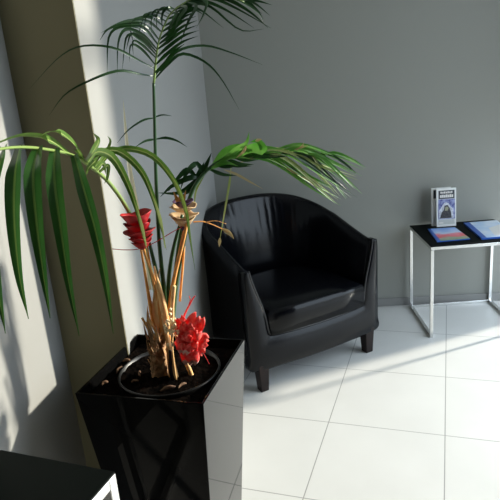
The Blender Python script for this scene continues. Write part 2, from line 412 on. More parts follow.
# ------------------------------------------------------------------ planter, pot, palm
PH = 0.80
PA = R_(-11.9)
planter = thing('planter', 'tall tapered square planter in gloss black holding the palm', 'planter', (-1.070, -2.218, 0), PA)
def ring_sq(bm, h, z): return [bm.verts.new((sx * h, sy * h, z)) for sx, sy in ((-1, -1), (1, -1), (1, 1), (-1, 1))]
bm = bmesh.new()
rs = [ring_sq(bm, h, z) for h, z in ((0.107, 0.0), (0.1725, PH), (0.166, PH), (0.158, PH - 0.06))]
for a, b in zip(rs, rs[1:]):
    for i in range(4): bm.faces.new((a[i], a[(i + 1) % 4], b[(i + 1) % 4], b[i]))
bm.faces.new(rs[0][::-1])
bm.faces.new(rs[-1])
link('planter_body', bm, MT['lacquer'], planter, smooth=False, bevel=0.0015)
pot = thing('flower_pot', 'round black plastic pot sunk into the square planter', 'pot', (-1.060, -2.222, PH - 0.056), 0)
bm = bmesh.new()
lathe(bm, [(0.116, 0.0), (0.130, 0.026), (0.1365, 0.028), (0.138, 0.042), (0.1365, 0.045), (0.1325, 0.044), (0.130, 0.010)], 64)
link('pot_rim', bm, MT['potp'], pot)
random.seed(3)
bm = bmesh.new()
last = lathe(bm, [(0.131, 0.036), (0.12, 0.035), (0.09, 0.035), (0.07, 0.037), (0.04, 0.038), (0.012, 0.038)], 44, wob=lambda s, a: (0, random.uniform(-0.004, 0.004)))
bm.faces.new(last)
link('soil', bm, MT['soil'], pot)
link('soil_fill', boxm(-0.1545, 0.1545, -0.1545, 0.1545, PH - 0.055, PH - 0.024), MT['soil'], planter, smooth=False)
def chip(x, y, z, L, W, rz, name='bark_chip', m='chip', parent=None):
    bm = bmesh.new(); tube(bm, [(-L, 0, 0), (-L * 0.3, W * 0.5, 0.003), (L * 0.4, -W * 0.3, 0.004), (L, 0, 0)], [W * 0.4, W, W * 0.9, W * 0.3], n=10, seg=6, flat=0.5)
    o = link(name, bm, MT[m]); o.location = (x, y, z); o.rotation_euler = (random.uniform(-.2, .2), random.uniform(-.2, .2), rz); return o
CH = [(-1.045, -2.318, 0.783, 0.020, 0.005, 0.3), (-1.010, -2.305, 0.783, 0.015, 0.004, 1.0), (-1.140, -2.235, 0.783, 0.012, 0.005, 2.0), (-1.142, -2.275, 0.783, 0.010, 0.004, 0.4)]
CN = ['pale bark chip lying at the front of the potting soil', 'small bark chip on the soil right of the palm stems', 'bark chip on the soil left of the trunk, further back', 'bark chip on the soil left of the trunk, nearer the pot rim']
for c, l in zip(CH, CN): tag(chip(*c), l, 'bark chip', 'bark chips on the potting soil')
CH = [(-1.205, -2.200, 0.778, 0.016, 0.006, 1.2), (-1.200, -2.150, 0.778, 0.012, 0.006, 0.2), (-1.225, -2.270, 0.778, 0.010, 0.005, 0.9)]
CN = ['bark chip in the left corner gap of the planter, middle one', 'bark chip in the planter gap nearest the wall strip', 'bark chip in the planter gap nearest the left corner']
for c, l in zip(CH, CN): tag(chip(*c), l, 'bark chip', 'bark chips in the planter gap')

# ------------------------------------------------------------------ palm
palm = thing('kentia_palm', 'potted palm with arching feathered fronds and dried orange stalks', 'palm', (-1.07, -2.22, PH - 0.04))
def put(name, bm, m, parent=palm, **k):
    o = link(name, bm, m, **k)
    o.parent = parent
    base = Vector(palm.location)
    if parent is palm: o.matrix_parent_inverse = Matrix.Translation(-base)
    return o
# trunk: a leaning fibrous stump
bm = bmesh.new()
tube(bm, [(-1.080,-2.235,0.745), (-1.082,-2.235,0.793), (-1.081,-2.232,0.851), (-1.068,-2.230,0.893), (-1.058,-2.225,0.939)], [0.022, 0.025, 0.020, 0.017, 0.011], n=40, seg=16)
for v in bm.verts: v.co += Vector((random.uniform(-1, 1), random.uniform(-1, 1), random.uniform(-1, 1))) * 0.0022
for k in range(26):
    u = random.random(); yy = 384 - 62 * u
    tb = Vector((-1.073,-2.245,0.851)) + Vector((random.uniform(-.026, .024), random.uniform(-.022, .012), random.uniform(-0.075, 0.06)))
    tube(bm, [tb, tb + Vector((random.uniform(-.006, .006), -0.004, 0.02)), tb + Vector((random.uniform(-.014, .014), random.uniform(-.014, .004), 0.045))], [0.0035, 0.003, 0.001], n=8, seg=5)
tr = put('trunk', bm, MT['trunk'])
def stalk(name, pts, rad, m, parent=palm, n=24, seg=8):
    bm = bmesh.new(); tube(bm, pts, rad, n=n, seg=seg); return put(name, bm, MT[m], parent)
# dried leaf bases and stalks
stalk('dried_stalk', [(-1.072,-2.230,0.884), (-1.083,-2.230,0.942), (-1.088,-2.225,1.013), (-1.091,-2.220,1.094), (-1.094,-2.215,1.140)], [0.009, 0.007, 0.004, 0.003, 0.003], 'tan')
stalk('dried_stalk', [(-1.061,-2.235,0.898), (-1.062,-2.235,0.994), (-1.070,-2.230,1.058), (-1.075,-2.220,1.135)], [0.010, 0.006, 0.003, 0.002], 'tan')
stalk('dried_stalk', [(-1.045,-2.240,0.905), (-1.049,-2.240,0.978), (-1.055,-2.240,1.039), (-1.060,-2.235,1.086)], [0.008, 0.010, 0.006, 0.002], 'straw')
stalk('dried_stalk', [(-1.052,-2.250,0.746), (-1.049,-2.245,0.850), (-1.043,-2.235,0.931), (-1.015,-2.230,1.044), (-0.977,-2.220,1.155), (-0.967,-2.215,1.190)], [0.006, 0.007, 0.006, 0.005, 0.004, 0.004], 'tan')
stalk('dried_stalk', [(-1.043,-2.225,0.903), (-1.034,-2.220,0.986), (-1.004,-2.215,1.087), (-0.978,-2.210,1.168)], [0.006, 0.005, 0.004, 0.003], 'tan')
stalk('dried_stalk', [(-1.031,-2.250,0.920), (-1.023,-2.250,0.981), (-1.012,-2.250,1.035)], [0.006, 0.005, 0.0055], 'straw')
stalk('dried_stalk', [(-1.030,-2.260,0.739), (-1.038,-2.255,0.808), (-1.046,-2.250,0.887), (-1.052,-2.245,0.953)], [0.006, 0.006, 0.006, 0.005], 'straw')
stalk('dried_stalk', [(-0.993,-2.240,0.756), (-1.005,-2.245,0.813), (-1.017,-2.245,0.866), (-1.029,-2.240,0.910)], [0.006, 0.006, 0.005, 0.004], 'straw')
stalk('dried_stalk', [(-1.077,-2.240,0.866), (-1.092,-2.245,0.910), (-1.106,-2.250,0.952)], [0.005, 0.004, 0.003], 'straw')
stalk('dried_stalk', [(-1.068,-2.245,0.885), (-1.080,-2.250,0.928), (-1.090,-2.250,0.951)], [0.005, 0.004, 0.003], 'straw')
stalk('dried_stalk', [(-1.038,-2.270,0.745), (-1.044,-2.270,0.805), (-1.041,-2.262,0.864)], [0.004, 0.005, 0.004], 'leg')
bm = bmesh.new()
leaflet(bm, [(-1.062,-2.240,0.883), (-1.072,-2.240,0.963), (-1.059,-2.235,1.035), (-1.047,-2.230,1.078)], 0.015, n=10, fold=0.6)
leaflet(bm, [(-1.077,-2.240,0.869), (-1.091,-2.245,0.915), (-1.091,-2.240,0.983)], 0.016, n=10, fold=0.5)
put('dried_sheath', bm, MT['straw'])

# frond one: the tall upright one against the wall
def frond(label=None):
    o = bpy.data.objects.new('frond', None); o.empty_display_size = 0.05; C.objects.link(o); o.parent = palm
    o.matrix_parent_inverse = Matrix.Identity(4)
    if label: o['label'] = label
    return o
def put2(name, bm, m, parent):                        # sub-part of a frond, which sits at the palm's base
    o = link(name, bm, m); o.parent = parent
    o.matrix_parent_inverse = Matrix.Translation(-Vector(palm.location)); return o
f1 = frond('tall upright dark green frond')
bm = bmesh.new()
tube(bm, [(-1.050,-2.220,0.902), (-1.048,-2.215,1.013), (-1.045,-2.210,1.146), (-1.034,-2.205,1.298), (-1.020,-2.200,1.442), (-1.011,-2.200,1.527)], [0.007, 0.006, 0.005, 0.0045, 0.0038, 0.0034], n=50)
put2('petiole', bm, MT['stemg'], f1)
RA = [(-1.011,-2.200,1.525), (-0.999,-2.190,1.585), (-0.988,-2.180,1.626), (-0.967,-2.170,1.667), (-0.948,-2.170,1.685), (-0.925,-2.160,1.699), (-0.887,-2.150,1.714), (-0.836,-2.140,1.717), (-0.787,-2.130,1.692)]
rach = spline(RA, 60)
bm = bmesh.new(); tube(bm, RA, [0.0030, 0.0022, 0.0017, 0.0014, 0.001], n=50, seg=6)
put2('rachis', bm, MT['steml'], f1)
bm = bmesh.new()
def rp(s): return rach[min(59, int(s * 59))]
LEFT = [
    (0.04, [(-1.032,-2.231,1.549), (-1.070,-2.273,1.559), (-1.121,-2.313,1.544), (-1.179,-2.325,1.519), (-1.221,-2.331,1.478)], 0.008),
    (0.07, [(-1.032,-2.235,1.580), (-1.071,-2.283,1.607), (-1.128,-2.317,1.614), (-1.180,-2.328,1.594), (-1.251,-2.340,1.536)], 0.007),
    (0.10, [(-1.021,-2.227,1.601), (-1.040,-2.248,1.612), (-1.048,-2.252,1.576)], 0.008),
    (0.12, [(-1.018,-2.225,1.609), (-1.035,-2.244,1.620), (-1.039,-2.244,1.589)], 0.008),
    (0.14, [(-1.019,-2.227,1.620), (-1.044,-2.256,1.631), (-1.063,-2.266,1.560)], 0.009),
    (0.16, [(-1.016,-2.225,1.626), (-1.036,-2.248,1.635), (-1.050,-2.258,1.602)], 0.009),
    (0.18, [(-1.015,-2.225,1.632), (-1.043,-2.258,1.645), (-1.061,-2.273,1.619), (-1.073,-2.275,1.552)], 0.010),
    (0.22, [(-1.012,-2.223,1.645), (-1.046,-2.262,1.651), (-1.074,-2.291,1.631), (-1.089,-2.295,1.558)], 0.011),
    (0.25, [(-1.007,-2.219,1.651), (-1.042,-2.258,1.655), (-1.073,-2.293,1.645), (-1.090,-2.308,1.624)], 0.011),
    (0.29, [(-1.002,-2.215,1.660), (-1.034,-2.250,1.662), (-1.061,-2.279,1.653), (-1.086,-2.306,1.638)], 0.011),
    (0.33, [(-0.995,-2.210,1.668), (-1.016,-2.231,1.668), (-1.035,-2.250,1.656), (-1.035,-2.242,1.610)], 0.010),
    (0.36, [(-0.991,-2.206,1.674), (-1.010,-2.225,1.670), (-1.025,-2.235,1.626)], 0.010),
    (0.39, [(-0.985,-2.200,1.679), (-1.004,-2.219,1.672), (-1.014,-2.223,1.630)], 0.010),
    (0.43, [(-0.975,-2.200,1.684), (-0.992,-2.208,1.676), (-1.000,-2.210,1.634)], 0.009),
    (0.47, [(-0.965,-2.200,1.687), (-0.983,-2.200,1.676), (-0.988,-2.200,1.638)], 0.009),
    (0.52, [(-0.956,-2.200,1.687), (-0.971,-2.200,1.675), (-0.976,-2.200,1.641)], 0.009),
]
RIGHT = [
    (0.03, [(-0.980,-2.180,1.563), (-0.943,-2.160,1.588), (-0.894,-2.130,1.566), (-0.859,-2.110,1.521), (-0.823,-2.100,1.445)], .009),
    (0.05, [(-0.982,-2.180,1.568), (-0.946,-2.160,1.597), (-0.890,-2.130,1.603), (-0.828,-2.110,1.582), (-0.755,-2.100,1.548)], .010),
    (0.06, [(-0.983,-2.200,1.563), (-0.954,-2.200,1.592), (-0.928,-2.200,1.607)], .013),
    (0.09, [(-0.973,-2.190,1.589), (-0.934,-2.190,1.612), (-0.897,-2.180,1.623)], .011),
    (0.13, [(-0.970,-2.180,1.605), (-0.932,-2.180,1.626), (-0.895,-2.170,1.636)], .011),
    (0.17, [(-0.966,-2.180,1.618), (-0.931,-2.180,1.637), (-0.896,-2.170,1.648)], .011),
    (0.21, [(-0.965,-2.170,1.629), (-0.931,-2.170,1.648), (-0.898,-2.160,1.659)], .011),
    (0.25, [(-0.961,-2.170,1.640), (-0.930,-2.170,1.659), (-0.900,-2.160,1.668)], .011),
    (0.29, [(-0.954,-2.170,1.653), (-0.927,-2.170,1.668), (-0.901,-2.160,1.677)], .011),
    (0.33, [(-0.950,-2.160,1.664), (-0.925,-2.160,1.677), (-0.901,-2.160,1.681), (-0.881,-2.140,1.669)], .011),
    (0.38, [(-0.940,-2.160,1.674), (-0.917,-2.160,1.685), (-0.890,-2.150,1.682), (-0.843,-2.120,1.640)], .012),
    (0.44, [(-0.928,-2.150,1.687), (-0.901,-2.150,1.696), (-0.864,-2.130,1.686), (-0.804,-2.110,1.633), (-0.746,-2.100,1.631)], .010),
    (0.50, [(-0.918,-2.150,1.695), (-0.878,-2.140,1.699), (-0.832,-2.120,1.679), (-0.770,-2.100,1.635)], .013),
    (0.55, [(-0.907,-2.150,1.700), (-0.867,-2.130,1.708), (-0.814,-2.110,1.685), (-0.729,-2.090,1.632)], .014),
    (0.62, [(-0.878,-2.130,1.713), (-0.826,-2.110,1.702), (-0.777,-2.100,1.672), (-0.736,-2.090,1.633)], .014),
    (0.70, [(-0.855,-2.120,1.717), (-0.803,-2.100,1.701), (-0.758,-2.090,1.671), (-0.745,-2.090,1.643)], .013),
    (0.78, [(-0.824,-2.120,1.714), (-0.780,-2.100,1.695), (-0.749,-2.090,1.666)], .012),
    (0.86, [(-0.802,-2.110,1.709), (-0.763,-2.100,1.689), (-0.729,-2.090,1.660)], .011),
    (0.94, [(-0.783,-2.110,1.700), (-0.756,-2.100,1.695), (-0.723,-2.090,1.684)], .010),
    (0.58, [(-0.915,-2.200,1.683), (-0.931,-2.230,1.656), (-0.945,-2.250,1.614)], .010),
    (0.52, [(-0.939,-2.200,1.672), (-0.950,-2.230,1.645), (-0.962,-2.250,1.607)], .010),
    (0.66, [(-0.892,-2.200,1.685), (-0.909,-2.230,1.650), (-0.929,-2.250,1.605)], .010),
    (0.72, [(-0.869,-2.190,1.693), (-0.873,-2.220,1.665), (-0.891,-2.240,1.635)], .010),
]
for s, pts, wd in LEFT + RIGHT:
    leaflet(bm, [rp(s)] + pts, wd * 0.82, face=(random.uniform(-.4, .4), -1, random.uniform(0.0, .6)), n=18, twist=random.uniform(-.4, .4))
put2('leaflets', bm, MT['leafd'], f1)

# frond two: arches left towards the camera, broad blades hanging
f2 = frond('broad frond arching left with long hanging blades')
bm = bmesh.new()
R2 = [(-1.072,-2.200,0.893), (-1.077,-2.195,1.007), (-1.089,-2.205,1.134), (-1.104,-2.240,1.233), (-1.109,-2.330,1.317), (-1.115,-2.410,1.366), (-1.103,-2.538,1.409), (-1.089,-2.682,1.437), (-1.067,-2.810,1.454), (-1.017,-2.986,1.468)]
tube(bm, R2, [0.0065, 0.006, 0.0055, 0.005, 0.0046, 0.004, 0.0032, 0.0026, 0.0022, 0.0016], n=60)
put2('petiole', bm, MT['steml'], f2)
bm = bmesh.new()
HANG = [
    [(-1.042,-2.922,1.465), (-1.040,-2.954,1.443), (-1.034,-2.986,1.380), (-1.041,-2.986,1.308), (-1.044,-2.986,1.253)],
    [(-1.054,-2.874,1.461), (-1.039,-2.922,1.450), (-1.038,-2.954,1.420), (-1.056,-2.954,1.361)],
    [(-1.075,-2.794,1.453), (-1.058,-2.858,1.423), (-1.055,-2.890,1.369), (-1.055,-2.906,1.299), (-1.055,-2.906,1.237)],
    [(-1.085,-2.714,1.444), (-1.064,-2.794,1.412), (-1.057,-2.826,1.353), (-1.054,-2.842,1.284), (-1.057,-2.842,1.210)],
    [(-1.093,-2.634,1.432), (-1.076,-2.698,1.389), (-1.066,-2.730,1.322), (-1.062,-2.746,1.235), (-1.061,-2.746,1.136)],
    [(-1.099,-2.538,1.409), (-1.067,-2.602,1.353), (-1.046,-2.634,1.277), (-1.043,-2.634,1.183), (-1.045,-2.634,1.086)],
]
for p_, wd in zip(HANG, (.020, .018, .024, .025, .026, .024)):
    leaflet(bm, p_, wd, face=(random.uniform(-.1, .35), -1, .2), n=24, base=.6, peak=.25, fold=0.35, rib=True)
put2('blades', bm, (MT['leafm'], MT['leafr']), f2)
bm = bmesh.new()
ARCH = [
    [(-1.110,-2.442,1.383), (-1.077,-2.474,1.405), (-1.033,-2.522,1.398), (-1.003,-2.554,1.358), (-0.990,-2.554,1.296), (-0.988,-2.538,1.217)],
    [(-1.115,-2.410,1.370), (-1.097,-2.378,1.394), (-1.060,-2.378,1.391), (-1.022,-2.378,1.350), (-1.003,-2.378,1.294), (-0.997,-2.362,1.220), (-0.996,-2.346,1.158)],
    [(-1.113,-2.394,1.359), (-1.098,-2.330,1.384), (-1.065,-2.300,1.389), (-1.012,-2.300,1.369), (-0.972,-2.300,1.316), (-0.950,-2.300,1.244), (-0.949,-2.290,1.163), (-0.948,-2.280,1.084)],
    [(-1.106,-2.474,1.391), (-1.096,-2.538,1.428), (-1.089,-2.602,1.453), (-1.082,-2.666,1.462), (-1.075,-2.730,1.460)],
    [(-1.107,-2.538,1.410), (-1.099,-2.634,1.446), (-1.080,-2.762,1.465), (-1.052,-2.890,1.468), (-1.021,-2.986,1.466)],
    [(-1.108,-2.458,1.387), (-1.065,-2.522,1.414), (-1.043,-2.554,1.434), (-1.045,-2.570,1.449)],
    [(-1.111,-2.410,1.366), (-1.107,-2.346,1.382), (-1.097,-2.320,1.409), (-1.105,-2.310,1.422)],
    [(-1.107,-2.410,1.361), (-1.079,-2.442,1.377), (-1.066,-2.474,1.360)],
    [(-1.107,-2.442,1.375), (-1.070,-2.506,1.393), (-1.076,-2.538,1.383), (-1.083,-2.538,1.369)],
    [(-1.107,-2.394,1.354), (-1.086,-2.394,1.366), (-1.086,-2.410,1.343), (-1.095,-2.410,1.331)],
]
for p_, wd in zip(ARCH, (.017, .016, .015, .016, .018, .014, .008, .012, .012, .009)):
    leaflet(bm, p_, wd, face=(.1, -1, .35), n=24, base=.5, peak=.3, fold=0.35, rib=True)
put2('leaflets', bm, (MT['leaf'], MT['leafl']), f2)
bm = bmesh.new()
for p_, wd in (([(-0.986,-2.540,1.225), (-0.985,-2.551,1.256), (-0.987,-2.557,1.289), (-0.995,-2.560,1.336)], .006), ([(-0.997,-2.349,1.164), (-0.995,-2.365,1.225), (-0.997,-2.381,1.270), (-1.012,-2.381,1.324)], .007),
               ([(-0.950,-2.298,1.210), (-0.951,-2.304,1.252), (-0.968,-2.304,1.309), (-0.995,-2.304,1.352)], .008)):
    bm = bmesh.new(); leaflet(bm, p_, wd, face=(.1, -1, .35), n=16, base=.3, peak=.4, fold=0.2); put2('blade_underside', bm, MT['leafl'], f2)


# frond three: arches right over the armchair
f3 = frond('bright green frond arching right over the armchair')
bm = bmesh.new()
R3 = [(-1.050,-2.200,0.892), (-1.028,-2.190,1.002), (-1.000,-2.170,1.132), (-0.964,-2.150,1.242), (-0.926,-2.120,1.294), (-0.880,-2.090,1.320), (-0.821,-2.060,1.328), (-0.742,-2.030,1.323), (-0.661,-2.000,1.308), (-0.593,-1.980,1.276)]
tube(bm, R3, [0.0075, 0.0068, 0.006, 0.005, 0.0045, 0.004, 0.0032, 0.0025, 0.0015], n=60)
put2('petiole', bm, MT['stemg'], f3)
rach3 = spline(R3, 200)
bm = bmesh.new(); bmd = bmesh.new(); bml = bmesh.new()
TIPS = [(-0.566,-1.960,1.147), (-0.575,-1.981,1.169), (-0.549,-1.973,1.172), (-0.584,-1.964,1.195), (-0.520,-1.986,1.172), (-0.507,-1.977,1.181), (-0.516,-1.969,1.220), (-0.498,-1.960,1.246), (-0.535,-1.981,1.207), (-0.596,-1.973,1.192), (-0.504,-1.964,1.230), (-0.618,-1.986,1.225), (-0.636,-1.977,1.201), (-0.552,-1.969,1.229), (-0.521,-1.960,1.236), (-0.541,-1.981,1.190), (-0.569,-1.973,1.179), (-0.493,-1.964,1.252), (-0.582,-1.986,1.159), (-0.560,-1.977,1.196)]
for k in range(40):
    t = Vector(TIPS[k % 20]) + (Vector((random.uniform(-.02, .01), random.uniform(-.03, .03), random.uniform(-.012, .02))) if k >= 20 else Vector((0, 0, 0)))
    b = rach3[int((0.58 + 0.38 * ((k * 7) % 20) / 20) * 199)]; d = t - b
    m1 = b + d * 0.35 + Vector((0, 0, 0.020 + 0.08 * max(0, d.length - 0.1))); m2 = b + d * 0.72 + Vector((0, 0, 0.016))
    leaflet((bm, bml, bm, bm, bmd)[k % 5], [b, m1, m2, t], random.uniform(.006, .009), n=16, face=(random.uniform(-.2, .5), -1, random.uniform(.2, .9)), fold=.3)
for k in range(16):                                   # lower feathering close to the stem
    s = 0.46 + 0.25 * k / 15
    b = rach3[int(s * 199)]; dn = -1 if k % 2 else 1
    d = Vector((0.075, 0.01 * dn, 0.010 * dn)) + Vector((random.uniform(-.01, .02), random.uniform(-.02, .02), random.uniform(-.012, .012)))
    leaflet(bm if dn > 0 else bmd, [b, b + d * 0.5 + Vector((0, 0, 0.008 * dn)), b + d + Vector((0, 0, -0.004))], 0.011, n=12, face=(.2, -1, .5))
for q in ([(-0.923,-2.110,1.295), (-0.957,-2.130,1.269), (-0.994,-2.150,1.252), (-1.044,-2.170,1.260)], [(-0.938,-2.120,1.282), (-0.961,-2.140,1.287), (-1.008,-2.150,1.271), (-1.040,-2.160,1.247)],
          [(-0.944,-2.120,1.277), (-0.966,-2.130,1.306), (-0.992,-2.140,1.289), (-1.020,-2.150,1.257)], [(-0.927,-2.120,1.292), (-0.943,-2.130,1.320), (-0.968,-2.150,1.300), (-0.986,-2.160,1.261)],
          [(-0.949,-2.130,1.269), (-0.964,-2.140,1.256), (-0.985,-2.150,1.244)], [(-0.942,-2.120,1.277), (-0.923,-2.120,1.307), (-0.904,-2.110,1.343)], [(-0.955,-2.130,1.264), (-0.937,-2.120,1.298), (-0.925,-2.110,1.321)]):
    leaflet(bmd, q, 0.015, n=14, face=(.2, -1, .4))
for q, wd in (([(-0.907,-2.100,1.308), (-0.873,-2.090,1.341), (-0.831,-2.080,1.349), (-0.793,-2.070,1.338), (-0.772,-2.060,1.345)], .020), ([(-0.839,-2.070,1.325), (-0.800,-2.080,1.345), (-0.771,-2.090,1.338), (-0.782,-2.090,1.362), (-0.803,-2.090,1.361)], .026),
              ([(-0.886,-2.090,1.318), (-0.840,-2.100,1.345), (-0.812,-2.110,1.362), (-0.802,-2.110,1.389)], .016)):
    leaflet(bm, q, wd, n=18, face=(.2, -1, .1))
put2('leaflets', bm, MT['leafb'], f3); put2('dark_leaflets', bmd, MT['leafd'], f3)  # some leaflets take the darker leaf green
for q, wd in (([(-0.859,-2.080,1.302), (-0.868,-2.090,1.253), (-0.888,-2.100,1.175), (-0.908,-2.100,1.098)], .006), ([(-0.923,-2.110,1.295), (-0.952,-2.120,1.251), (-0.964,-2.120,1.198)], .006)):
    leaflet(bml, q, wd, n=16)
put2('pale_leaflets', bml, MT['leafl'], f3)
bm = bmesh.new()
for q, wd in (([(-0.877,-2.090,1.294), (-0.848,-2.080,1.279), (-0.813,-2.070,1.254), (-0.780,-2.060,1.230)], .007), ([(-0.846,-2.080,1.303), (-0.813,-2.070,1.315), (-0.777,-2.060,1.317), (-0.734,-2.050,1.315)], .006),
              ([(-0.685,-2.020,1.323), (-0.669,-2.020,1.333), (-0.663,-2.020,1.343)], .005), ([(-0.691,-2.020,1.324), (-0.666,-2.020,1.330), (-0.652,-2.020,1.334)], .004),
              ([(-0.715,-2.030,1.278), (-0.697,-2.030,1.266), (-0.679,-2.030,1.254)], .006), ([(-0.679,-2.020,1.252), (-0.657,-2.020,1.239), (-0.631,-2.020,1.210)], .005),
              ([(-0.905,-2.100,1.112), (-0.910,-2.100,1.086)], .009), ([(-0.812,-2.115,1.355), (-0.821,-2.110,1.340), (-0.842,-2.100,1.324)], .008), ([(-0.789,-2.095,1.364), (-0.771,-2.095,1.367)], .008)):
    bm = bmesh.new(); leaflet(bm, q, wd, n=10); put2('dried_leaflet', bm, MT['dry'], f3)
# spear leaf, thin arcs
bm = bmesh.new()
leaflet(bm, [(-1.092,-2.190,1.006), (-1.092,-2.185,1.115), (-1.100,-2.180,1.234), (-1.105,-2.175,1.336), (-1.102,-2.170,1.434), (-1.098,-2.170,1.494)], 0.013, n=24, base=.6, peak=.35, fold=0.3, face=(.5, -1, .1))
put('spear_leaf', bm, MT['spear'])['label'] = 'pale unopened spear leaf'
bm = bmesh.new()
leaflet(bm, [(-1.015,-2.200,1.447), (-1.042,-2.220,1.445), (-1.076,-2.240,1.426), (-1.104,-2.250,1.399)], 0.005, n=14); leaflet(bm, [(-1.025,-2.200,1.447), (-1.002,-2.190,1.452), (-0.980,-2.180,1.447)], 0.004, n=10)
leaflet(bm, [(-1.019,-2.200,1.397), (-1.044,-2.220,1.396), (-1.068,-2.240,1.384)], 0.006, n=14); leaflet(bm, [(-1.022,-2.200,1.397), (-0.999,-2.190,1.397), (-0.975,-2.180,1.387), (-0.954,-2.170,1.369)], 0.007, n=14)
put('thin_leaflets', bm, MT['leafd'])
for q in ([(-1.051,-2.230,0.918), (-1.056,-2.225,1.017), (-1.063,-2.220,1.092), (-1.072,-2.220,1.172)], [(-1.047,-2.205,0.906), (-1.041,-2.200,1.007), (-1.019,-2.200,1.102), (-0.982,-2.190,1.203)], [(-1.040,-2.210,0.908), (-1.018,-2.200,1.019), (-1.000,-2.200,1.081), (-0.975,-2.200,1.160)]):
    stalk('green_stalk', q, [0.006, 0.006, 0.005, 0.004], 'stemg')

# ------------------------------------------------------------------ artificial blooms among the palm stalks
def ruffle(bm, o, ax, r0, r1, h, amp, n, ph=0.0, seg=44, curl=0.3, mi=0, rim=None):
    """one wavy cup of petals round axis ax."""
    ax = Vector(ax).normalized(); s = ax.cross(Vector((0.2, -1, 0.1))).normalized(); u = ax.cross(s); prev = None
    K = 7
    for k in range(K):
        q = k / (K - 1); ring = []
        for j in range(seg):
            a = 2 * math.pi * j / seg
            wv = math.sin(n * a + ph) * 0.6 + 0.4 * math.sin((n + 2) * a + ph * 2.3)
            r = r0 + (r1 - r0) * q ** 0.75 + amp * wv * q * 0.7
            z = h * (q - curl * max(0, q - 0.7)) + amp * 0.8 * wv * q * q
            ring.append(bm.verts.new(Vector(o) + (s * math.cos(a) + u * math.sin(a)) * r + ax * z))
        if prev:
            for j in range(seg):
                f = bm.faces.new((prev[j], prev[(j + 1) % seg], ring[(j + 1) % seg], ring[j]))
                f.material_index = rim if (rim is not None and k == K - 1) else mi
        prev = ring
b1 = thing('artificial_flower', 'red ruffled bloom standing upright, left of the cream one', 'flower', (-1.072,-2.270,1.140), 0, 'artificial flowers among the palm stalks')
bm = bmesh.new(); ax = (-0.06, 0.02, 1); B = Vector((0, 0, 0)); 
for k, (dz, r0, r1, h, n_) in enumerate(((0.002, .004, .024, .022, 2), (0.016, .010, .030, .020, 3), (0.030, .012, .039, .022, 2), (0.050, .020, .032, .020, 3), (0.062, .016, .037, .034, 2), (0.064, .006, .022, .024, 3))):
    ruffle(bm, B + Vector(ax) * dz, ax, r0, r1, h, 0.0048, n_, ph=1.7 * k)
link('bloom', bm, MT['red'], b1, solid=0.0012)
bm = bmesh.new(); tube(bm, [B + Vector((0, 0, 0.012)), B + Vector((0.006, 0.015, -0.05)), B + Vector((0.030, 0.05, -0.19))], [0.004, 0.0028, 0.0028], n=16)
link('stem', bm, MT['tan'], b1)
b2 = thing('artificial_flower', 'cream and purple layered bloom under the right frond', 'flower', (-0.979,-2.200,1.171), 0, 'artificial flowers among the palm stalks')
bm = bmesh.new(); ax = (0.06, -0.02, 1)
for k, (dz, r0, r1, h, n_, mi) in enumerate(((0.000, .005, .028, .030, 2, 0), (0.024, .010, .038, .014, 3, 0), (0.044, .012, .036, .016, 2, 0), (0.052, .004, .026, .020, 3, 1))):
    ruffle(bm, Vector(ax) * dz, ax, r0, r1, h, 0.0055, n_, ph=1.1 + 2.1 * k, mi=mi)
link('bloom', bm, (MT['cream_p'], MT['purple']), b2, solid=0.0012)
bm = bmesh.new()
for k in range(3): leaflet(bm, [Vector((0, 0, 0.05)), Vector((0.006 * (k - 1), -0.006, 0.070)), Vector((0.016 * (k - 1), -0.002, 0.096))], 0.014, n=8, fold=0.5)
link('bloom_tip', bm, MT['tan'], b2)
bm = bmesh.new(); tube(bm, [Vector((0, 0, 0.012)), Vector((-0.008, 0, -0.06)), Vector((-0.03, -0.02, -0.19))], [0.004, 0.003, 0.003], n=16)
link('stem', bm, MT['tan'], b2)
bm = bmesh.new(); tube(bm, [Vector((0.004, -0.004, 0.02)), Vector((-0.001, -0.008, 0.006)), Vector((0.0, -0.006, -0.012))], [0.006, 0.007, 0.003], n=12)
link('bud', bm, MT['purple'], b2)
b3 = thing('artificial_flower', 'coral red crumpled bloom drooping over the pot rim', 'flower', (-1.013,-2.270,0.906), 0, 'artificial flowers among the palm stalks')
bm = bmesh.new()
o3 = Vector(b3.location)
def petal(bm, a, b, wd, nrm, bulge, seed, mi=0):
    wd *= 1.2
    a, b = Vector(a) - o3, Vector(b) - o3; n_ = Vector(nrm).normalized(); t = (b - a); sd = t.cross(n_).normalized(); n_ = sd.cross(t).normalized()
    rnd = random.Random(seed); f1_, f2_, p1, p2 = rnd.uniform(5, 9), rnd.uniform(4, 7), rnd.uniform(0, 6), rnd.uniform(0, 6); g = []
    for i in range(13):
        q = i / 12; row = []
        for j in range(13):
            e = j / 6 - 1; wq = wd * 0.5 * (0.25 + 0.75 * min(1, q * 2.2)) * (1 if q < .75 else 1 - 0.45 * ((q - .75) / .25) ** 2)
            z = bulge * math.sin(math.pi * q * .9) - 0.12 * wd * e * e * q + 0.0028 * math.sin(f1_ * q * 2 + 3 * e + p1) + 0.0032 * math.sin(f2_ * e + 4 * q + p2) * q
            row.append(bm.verts.new(a + t * (q + 0.05 * math.sin(7 * e + p1) * q) + sd * (wq * e) + n_ * z))
        g.append(row)
    for i in range(12):
        for j in range(12): bm.faces.new((g[i][j], g[i][j + 1], g[i + 1][j + 1], g[i + 1][j])).material_index = 1 if (mi and i > 9) else 0
c3 = (-0.985,-2.285,0.906)
